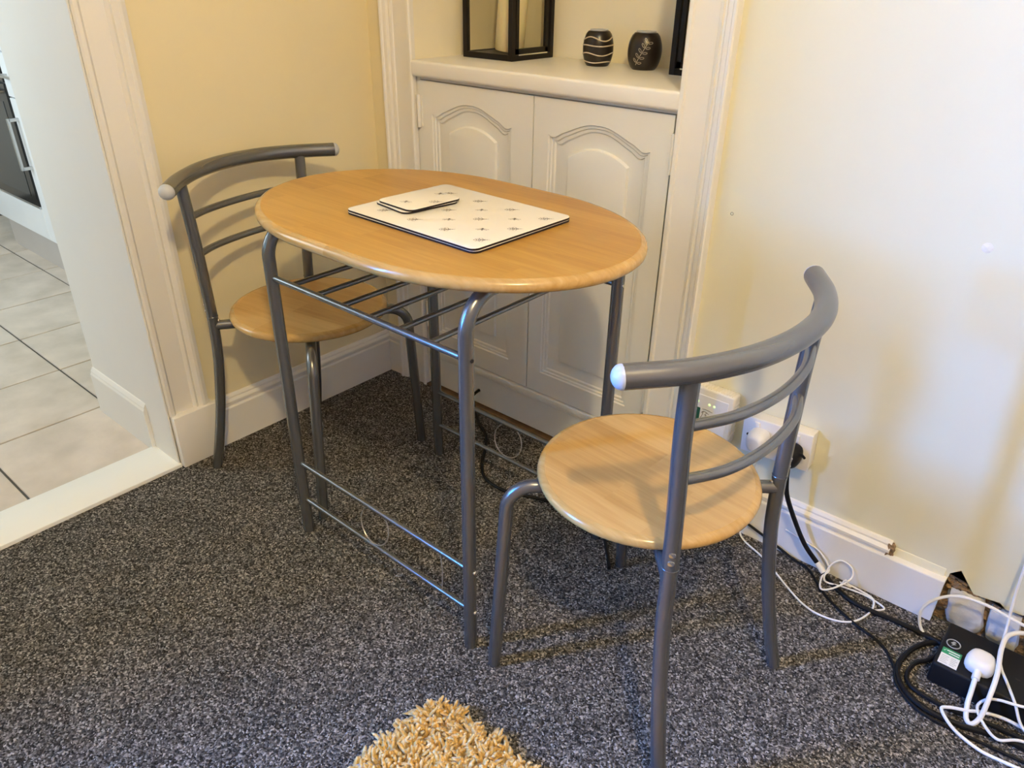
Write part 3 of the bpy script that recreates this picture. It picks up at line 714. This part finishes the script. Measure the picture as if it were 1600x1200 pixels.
wt = MB().box((-2.6, KY-.02, .907), (-1.22, .233, .945), .004, 2).build('worktop', 'black_gloss', None, (-1.9, -.1, .907)); tag(wt, 'black worktop lying over the oven and kitchen cabinet', 'worktop')

# ================================================================ WALL BOX, SOCKET, PLUGS
wb = tag(empty('broadband_box', (1.125, 0, .30)), 'white wall box with green lights beside the cupboard trim', 'router'); ow = (1.125, 0, .30)
MB().box((1.066, -.032, .222), (1.184, -.001, .345), .005, 3).build('case', 'old_plastic', wb, ow)
MB().box((1.072, -.0332, .228), (1.172, -.031, .328), .001, 1).build('front_plate', 'white_plastic', wb, ow)
for i in range(16): MB().box((1.078+i*.0064, -.028, .3445), (1.0805+i*.0064, -.004, .3462)).build('vent_rib', 'old_plastic', wb, ow)
for i in range(10): MB().box((1.1838, -.028, .24+i*.009), (1.1852, -.004, .2435+i*.009)).build('vent_rib', 'old_plastic', wb, ow)
for x_, z_ in ((1.100, .309), (1.128, .3085), (1.140, .308)): MB().lathe([(.0001, .0015), (.0022, .001), (.0028, 0)], 12, (x_, -.0332, z_), Matrix.Rotation(PI/2, 4, 'X')).build('indicator_light', 'led', wb, ow)
m = MB(); m.box((1.088, -.0337, .262), (1.108, -.0331, .294)); m.build('green_emblem', 'dark_green', wb, ow)
m = MB()
for pts in ([(1.112, .283), (1.117, .288), (1.124, .287), (1.130, .284)], [(1.116, .287), (1.114, .276), (1.111, .269)], [(1.124, .287), (1.1225, .277), (1.124, .269), (1.128, .272)], [(1.119, .2805), (1.126, .279)], [(1.113, .293), (1.124, .2935), (1.138, .292)]):
    m.tube(catmull([(a, -.0335, b) for a, b in pts], 5), .0008, 5)
m.build('script_print', 'ink', wb, ow)
so = tag(empty('wall_socket', (1.29, 0, .28)), 'white double wall socket on a surface box above the skirting', 'socket'); os_ = (1.29, 0, .28)
sq = Matrix.Translation((1.2905, 0, .281)) @ Matrix.Rotation(math.radians(-3), 4, 'Y') @ Matrix.Translation((-1.2905, 0, -.281))
MB().box((1.2175, -.034, .240), (1.3635, -.001, .322), .002, 2, sq).build('back_box', 'old_plastic', so, os_)
MB().box((1.2155, -.040, .238), (1.3655, -.033, .324), .002, 2, sq).build('face_plate', 'white_plastic', so, os_)
for x_ in (1.247, 1.334): MB().box((x_-.006, -.044, .300), (x_+.006, -.038, .318), .002, 2, sq).build('switch', 'white_plastic', so, os_)
MB().lathe([(.0001, .001), (.003, .001), (.0035, 0)], 12, (1.229, -.0405, .279), Matrix.Rotation(PI/2, 4, 'X')).build('screw', 'hole', so, os_)
def plug_body(mb, c, sx, sy, sz, rot=None):
    # rounded UK plug: flat face at y=0 against the socket, swelling outwards (-y)
    loops = []
    for t, k in ((0, .92), (.15, 1), (.55, 1), (.8, .9), (.95, .72), (1, .5)):
        l = []
        for i in range(24):
            a = 2*PI*i/24; ca, sa = math.cos(a), math.sin(a); r = 1/((abs(ca)**3.2+abs(sa)**3.2)**(1/3.2)); taper = 1-.18*max(0, -sa)
            v = Vector((ca*r*sx*k*taper, -sy*t, sa*r*sz*k)); v = rot @ v if rot is not None else v
            l.append(v+Vector(c))
        loops.append(l)
    mb.rings(loops, True, True)
pw = tag(empty('white_plug', (1.258, -.041, .283)), 'white plug in the left half of the wall socket', 'plug'); op = (1.258, -.041, .283)
m = MB(); plug_body(m, (1.258, -.041, .283), .021, .042, .024); m.build('body', 'white_plastic', pw, op)
m = MB(); m.tube(catmull([(1.262, -.062, .262), (1.266, -.068, .245), (1.262, -.055, .20), (1.25, -.04, .15), (1.245, -.03, .10), (1.25, -.03, .02), (1.27, -.045, .005), (1.334, -.074, .004), (1.444, -.146, .004), (1.502, -.155, .004), (1.546, -.132, .004), (1.566, -.080, .004), (1.560, -.042, .006), (1.534, -.035, .008), (1.502, -.035, .010)], 8), .0021, 8)
m.build('lead', 'white_cable', pw, op)
pb = tag(empty('black_plug', (1.330, -.041, .274)), 'black plug in the right half of the wall socket with a thick lead', 'plug'); opb = (1.330, -.041, .274)
m = MB(); plug_body(m, (1.330, -.041, .276), .023, .034, .027); m.tube(catmull([(1.345, -.062, .292), (1.354, -.060, .290), (1.360, -.055, .282)], 5), .003, 8)
m.build('body', 'black_plastic', pb, opb)
m = MB(); m.tube(catmull([(1.332, -.058, .255), (1.336, -.062, .225), (1.343, -.056, .18), (1.366, -.048, .125), (1.400, -.044, .068), (1.436, -.038, .028), (1.465, -.045, .009), (1.493, -.062, .0065), (1.54, -.078, .0065), (1.614, -.073, .0065), (1.661, -.072, .0065), (1.70, -.078, .010)], 8), .0052, 10)
m.build('lead', 'black_cable', pb, opb)
m = MB(); m.tube([(1.433, -.0385, .031), (1.452, -.0415, .0165)], .0068, 12); m.build('lead_tag', 'label_white', pb, opb)

# ================================================================ POWER BLOCK AND CABLES
pbx = tag(empty('power_block', (1.80, -.115, 0)), 'black extension block with a green and white safety label on the carpet', 'extension block'); og2 = (1.80, -.115, 0)
PBZ = .05
MB().box((1.700, -.182, .0), (2.08, -.052, PBZ), .006, 3).build('case', 'black_plastic', pbx, og2)
MB().ring((1.7195, -.112, PBZ+.0004), .0115, .0011, Vector((1, 0, 0)), Vector((0, 1, 0)), 32, 6).build('emblem_ring', 'grey_print', pbx, og2)
m = MB(); m.add([(1.7195+a, -.112+b, PBZ+.0006) for a, b in ((-.001, .007), (.004, .006), (.0008, .0012), (.005, .0008), (-.0035, -.0075), (-.0008, -.0012), (-.005, -.0002))], [(0, 1, 2, 3, 4, 5, 6)]); m.build('emblem_bolt', 'grey_print', pbx, og2)
lab = MB().box((1.7065, -.176, PBZ), (1.7385, -.131, PBZ+.0006)).build('label', 'label_white', pbx, og2)
MB().box((1.7063, -.147, PBZ+.0004), (1.7387, -.1308, PBZ+.0008)).build('green_band', 'green_print', lab, og2)
m = MB()
for k, (a, b, c) in enumerate(((1.714, 1.736, -.136), (1.718, 1.736, -.142))): m.box((a, c-.0012, PBZ+.0007), (b, c+.0012, PBZ+.001))
m.add([(1.7085+a, -.138+b, PBZ+.001) for a, b in ((0, 0), (.0015, -.0025), (.0042, .003), (.0036, .0036), (.0015, -.001), (.0006, .0006))], [(0, 1, 2, 3, 4, 5)])
m.build('white_lettering', 'label_white', lab, og2)
m = MB()
for k in range(5): m.box((1.709, -.1535-.0045*k, PBZ+.0005), (1.7215-.002*(k % 2), -.1525-.0045*k, PBZ+.0008)); m.box((1.725, -.1535-.0045*k, PBZ+.0005), (1.736-.003*((k+1) % 2), -.1525-.0045*k, PBZ+.0008))
m.build('small_print', 'grey_print', lab, og2)
for k in range(3):
    m = MB()
    for dx, dy, a, b in ((0, .012, .003, .005), (-.011, -.008, .004, .0022), (.011, -.008, .004, .0022)): m.box((1.84+.075*k+dx-a, -.117+dy-b, PBZ-.001), (1.84+.075*k+dx+a, -.117+dy+b, PBZ+.0004))
    m.build('socket_slots', 'hole', pbx, og2)
p3 = tag(empty('white_plug', (1.767, -.140, PBZ)), 'round white plug pushed into the black extension block', 'plug'); o3 = (1.767, -.140, PBZ)
m = MB(); plug_body(m, (1.768, -.140, PBZ+.001), .024, .026, .026, Matrix.Rotation(-PI/2, 3, 'X') @ Matrix.Rotation(PI, 3, 'Y')); m.build('body', 'white_plastic', p3, o3)
m = MB(); m.tube(catmull([(1.768, -.160, PBZ+.012), (1.769, -.178, PBZ+.006), (1.771, -.195, .038), (1.773, -.212, .022), (1.779, -.232, .009), (1.789, -.238, .008), (1.797, -.226, .020), (1.798, -.205, .045), (1.796, -.165, .075), (1.789, -.110, .085), (1.792, -.065, .086), (1.815, -.035, .084), (1.86, -.022, .083), (1.93, -.02, .08)], 8), .0043, 10)
m.tube([(1.768, -.152, PBZ+.014), (1.7695, -.180, PBZ+.005)], .0068, 12)
m.build('lead', 'white_cable', p3, o3)
def cable(name, pts, r, mat, label):
    o = MB().tube(catmull(pts, 8), r, 8).build(name, mat, None, (pts[0][0], pts[0][1], 0)); return tag(o, label, 'cable')
cable('white_cable', [(1.672, -.075, .004), (1.655, -.066, .020), (1.648, -.060, .053), (1.666, -.052, .087), (1.700, -.045, .110), (1.745, -.040, .112), (1.779, -.038, .106), (1.83, -.035, .098), (1.92, -.03, .09)], .0031, 'white_cable', 'white cable arching over the end of the skirting board')
cable('white_cable', [(1.762, -.012, .42), (1.768, -.014, .30), (1.773, -.018, .207), (1.779, -.03, .135), (1.786, -.048, .085), (1.790, -.085, .058), (1.800, -.120, .054), (1.815, -.150, .054), (1.835, -.186, .050), (1.858, -.200, .020), (1.90, -.21, .006)], .0026, 'white_cable', 'thin white cable hanging straight down the pale wall')
cable('white_cable', [(2.02, -.215, .006), (1.92, -.198, .010), (1.84, -.193, .014), (1.800, -.206, .016), (1.776, -.222, .017), (1.750, -.236, .017), (1.741, -.250, .017), (1.768, -.272, .010), (1.81, -.282, .005), (1.847, -.280, .005), (1.90, -.272, .005), (1.98, -.262, .005)], .0030, 'white_cable', 'white cable making the long lowest loop on the carpet by the extension block')
cable('white_cable', [(1.93, -.205, .006), (1.863, -.226, .016), (1.83, -.250, .016), (1.803, -.232, .018), (1.788, -.205, .020), (1.795, -.190, .030), (1.812, -.192, .046), (1.85, -.188, .055), (1.92, -.15, .055)], .0026, 'white_cable', 'white cable curling up over the front edge of the extension block')
cable('white_cable', [(1.348, -.022, .066), (1.393, -.023, .059), (1.430, -.024, .050), (1.459, -.030, .022), (1.455, -.060, .018), (1.466, -.094, .016), (1.487, -.082, .022), (1.506, -.035, .026), (1.500, -.024, .046), (1.476, -.024, .052), (1.460, -.034, .034), (1.462, -.060, .012), (1.500, -.050, .010), (1.545, -.040, .006), (1.585, -.050, .005), (1.568, -.074, .005)], .0020, 'white_cable', 'thin white cable coiled in a small bundle against the skirting')
tie = MB(); tie.tube(catmull([(1.492, -.058, .012), (1.500, -.050, .030), (1.508, -.046, .014)], 5), .0016, 6); tie.tube(catmull([(1.490, -.050, .018), (1.502, -.055, .022), (1.512, -.042, .012)], 5), .0016, 6)
tag(tie.build('cable_tie', 'white_plastic', None, (1.5, -.05, 0)), 'white twist tie around the coiled thin cable by the skirting', 'tie')
cable('black_cable', [(1.75, -.06, .012), (1.691, -.080, .007), (1.664, -.119, .006), (1.652, -.168, .006), (1.656, -.206, .006), (1.680, -.240, .006), (1.723, -.257, .006), (1.774, -.252, .006), (1.83, -.234, .006), (1.90, -.226, .006)], .0052, 'black_cable', 'thick black cable looping round the end of the extension block')
cable('black_cable', [(1.702, -.118, .012), (1.690, -.138, .006), (1.675, -.160, .0055), (1.671, -.198, .0055), (1.687, -.222, .0055), (1.726, -.228, .0055), (1.76, -.226, .0055), (1.84, -.212, .0055), (2.02, -.205, .0055)], .0042, 'black_cable', 'inner black cable loop beside the label of the extension block')
cable('black_cable', [(1.18, -.022, .060), (1.248, -.024, .042), (1.32, -.024, .020), (1.38, -.030, .005), (1.421, -.040, .004), (1.478, -.093, .004), (1.545, -.130, .004), (1.608, -.151, .004), (1.645, -.190, .0045), (1.665, -.235, .0045), (1.72, -.268, .0045), (1.83, -.262, .0045), (1.95, -.25, .0045)], .0030, 'black_cable', 'thin black cable running across the carpet from the skirting to the extension block')
cable('black_cable', [(.393, .012, .055), (.393, -.010, .054), (.386, -.020, .040), (.392, -.024, .020), (.420, -.045, .006), (.470, -.082, .005), (.523, -.113, .005), (.573, -.174, .005), (.607, -.222, .005), (.655, -.262, .005), (.723, -.272, .005), (.80, -.245, .005), (.90, -.215, .005), (1.00, -.240, .005), (1.050, -.285, .005), (1.086, -.330, .005)], .0044, 'black_cable', 'black cable coming out of the cupboard plinth and lying under the table')

# ================================================================ SHAGGY RUG
RX0, RY1, RW, RD, RH = 1.041, -.812, .58, .80, .032
rug = tag(empty('shaggy_rug', (RX0, RY1, 0)), 'mustard yellow shaggy rug, its corner on the carpet in front of the table', 'rug')
bo = [(p[0]+RW/2, p[1]-RD/2) for p in rrect(RW-.008, RD-.008, .055, 8)]
MB().rings([[(p[0], p[1], 0) for p in bo], [(p[0], p[1], .006) for p in bo]], True, True).build('backing', 'rug_back', rug)
rs = np.random.RandomState(11)
sp_ = .0060; nx, ny = int(RW/sp_), int(RD/sp_)
gx, gy = np.meshgrid((np.arange(nx)+.5)*sp_, -(np.arange(ny)+.5)*sp_); bx = gx.ravel()+rs.uniform(-.003, .003, gx.size); by = gy.ravel()+rs.uniform(-.003, .003, gx.size)
dx_ = np.maximum(.055-np.minimum(bx, RW-bx), 0); dy_ = np.maximum(.055-np.minimum(-by, RD+by), 0); keep = np.hypot(dx_, dy_) < .055
bx, by = bx[keep], by[keep]
n = bx.size; cell = .015; fx = rs.normal(0, 1, (int(RW/cell)+4, int(RD/cell)+4, 2))   # neighbouring yarns flop over together
u_, v_ = bx/cell+1, -by/cell+1; iu, iv = u_.astype(int), v_.astype(int); fu, fv = (u_-iu)[:, None], (v_-iv)[:, None]
lean = ((fx[iu, iv]*(1-fu)+fx[iu+1, iv]*fu)*(1-fv)+(fx[iu, iv+1]*(1-fu)+fx[iu+1, iv+1]*fu)*fv)*.0105+rs.normal(0, .0045, (n, 2))
edge = np.minimum(np.minimum(bx, RW-bx), np.minimum(-by, RD+by))
out = np.where(edge < .02, (.02-edge)*.2, 0)
nxv = np.where(np.minimum(bx, RW-bx) <= np.minimum(-by, RD+by), np.where(bx < RW/2, -1, 1), 0); nyv = np.where(nxv == 0, np.where(by > -RD/2, 1, -1), 0)
lean[:, 0] += nxv*out; lean[:, 1] += nyv*out
hh = RH*rs.uniform(.75, 1.08, n)*np.clip(.66+edge/.03*.34, .66, 1)
prof = np.array([(0, .0034), (.4, .0040), (.80, .0039), (1.0, .0022)]); K = 4
V = np.zeros((n, len(prof)*K, 3)); tw = rs.uniform(0, 2*PI, n); cur = rs.normal(0, .0035, (n, 2))
for i, (t, r) in enumerate(prof):
    wob = math.sin(t*PI*1.3)
    cx = bx+lean[:, 0]*t**1.6+cur[:, 0]*wob; cy = by+lean[:, 1]*t**1.6+cur[:, 1]*wob; cz = .004+hh*t-.42*np.hypot(lean[:, 0], lean[:, 1])*t**2
    for k in range(K):
        a = tw+2*PI*k/K+t*1.2; V[:, i*K+k, 0] = cx+r*np.cos(a); V[:, i*K+k, 1] = cy+r*np.sin(a); V[:, i*K+k, 2] = np.maximum(cz, .003)
fl = []
for i in range(len(prof)-1):
    for k in range(K): fl.append((i*K+k, i*K+(k+1) % K, (i+1)*K+(k+1) % K, (i+1)*K+k))
fl = np.array(fl); m4 = len(fl)
F4 = (fl[None]+(np.arange(n)*len(prof)*K)[:, None, None]).reshape(-1, 4)
F5 = (np.arange((len(prof)-1)*K, len(prof)*K)[None]+(np.arange(n)*len(prof)*K)[:, None])
me = bpy.data.meshes.new('pile'); nv = n*len(prof)*K
me.vertices.add(nv); me.vertices.foreach_set('co', V.reshape(-1))
nl = F4.size+F5.size; me.loops.add(nl); me.loops.foreach_set('vertex_index', np.concatenate([F4.ravel(), F5.ravel()]).astype(np.int32))
npoly = len(F4)+len(F5); me.polygons.add(npoly)
st_ = np.concatenate([np.arange(len(F4))*4, len(F4)*4+np.arange(len(F5))*K]).astype(np.int32)
me.polygons.foreach_set('loop_start', st_)
me.update(calc_edges=True); me.validate(); me.polygons.foreach_set('use_smooth', [True]*len(me.polygons)); me.materials.append(M['tuft'])
po = bpy.data.objects.new('pile', me); COL.objects.link(po); po.parent = rug; po['kind'] = 'stuff'; po['label'] = 'long mustard yellow tufts'
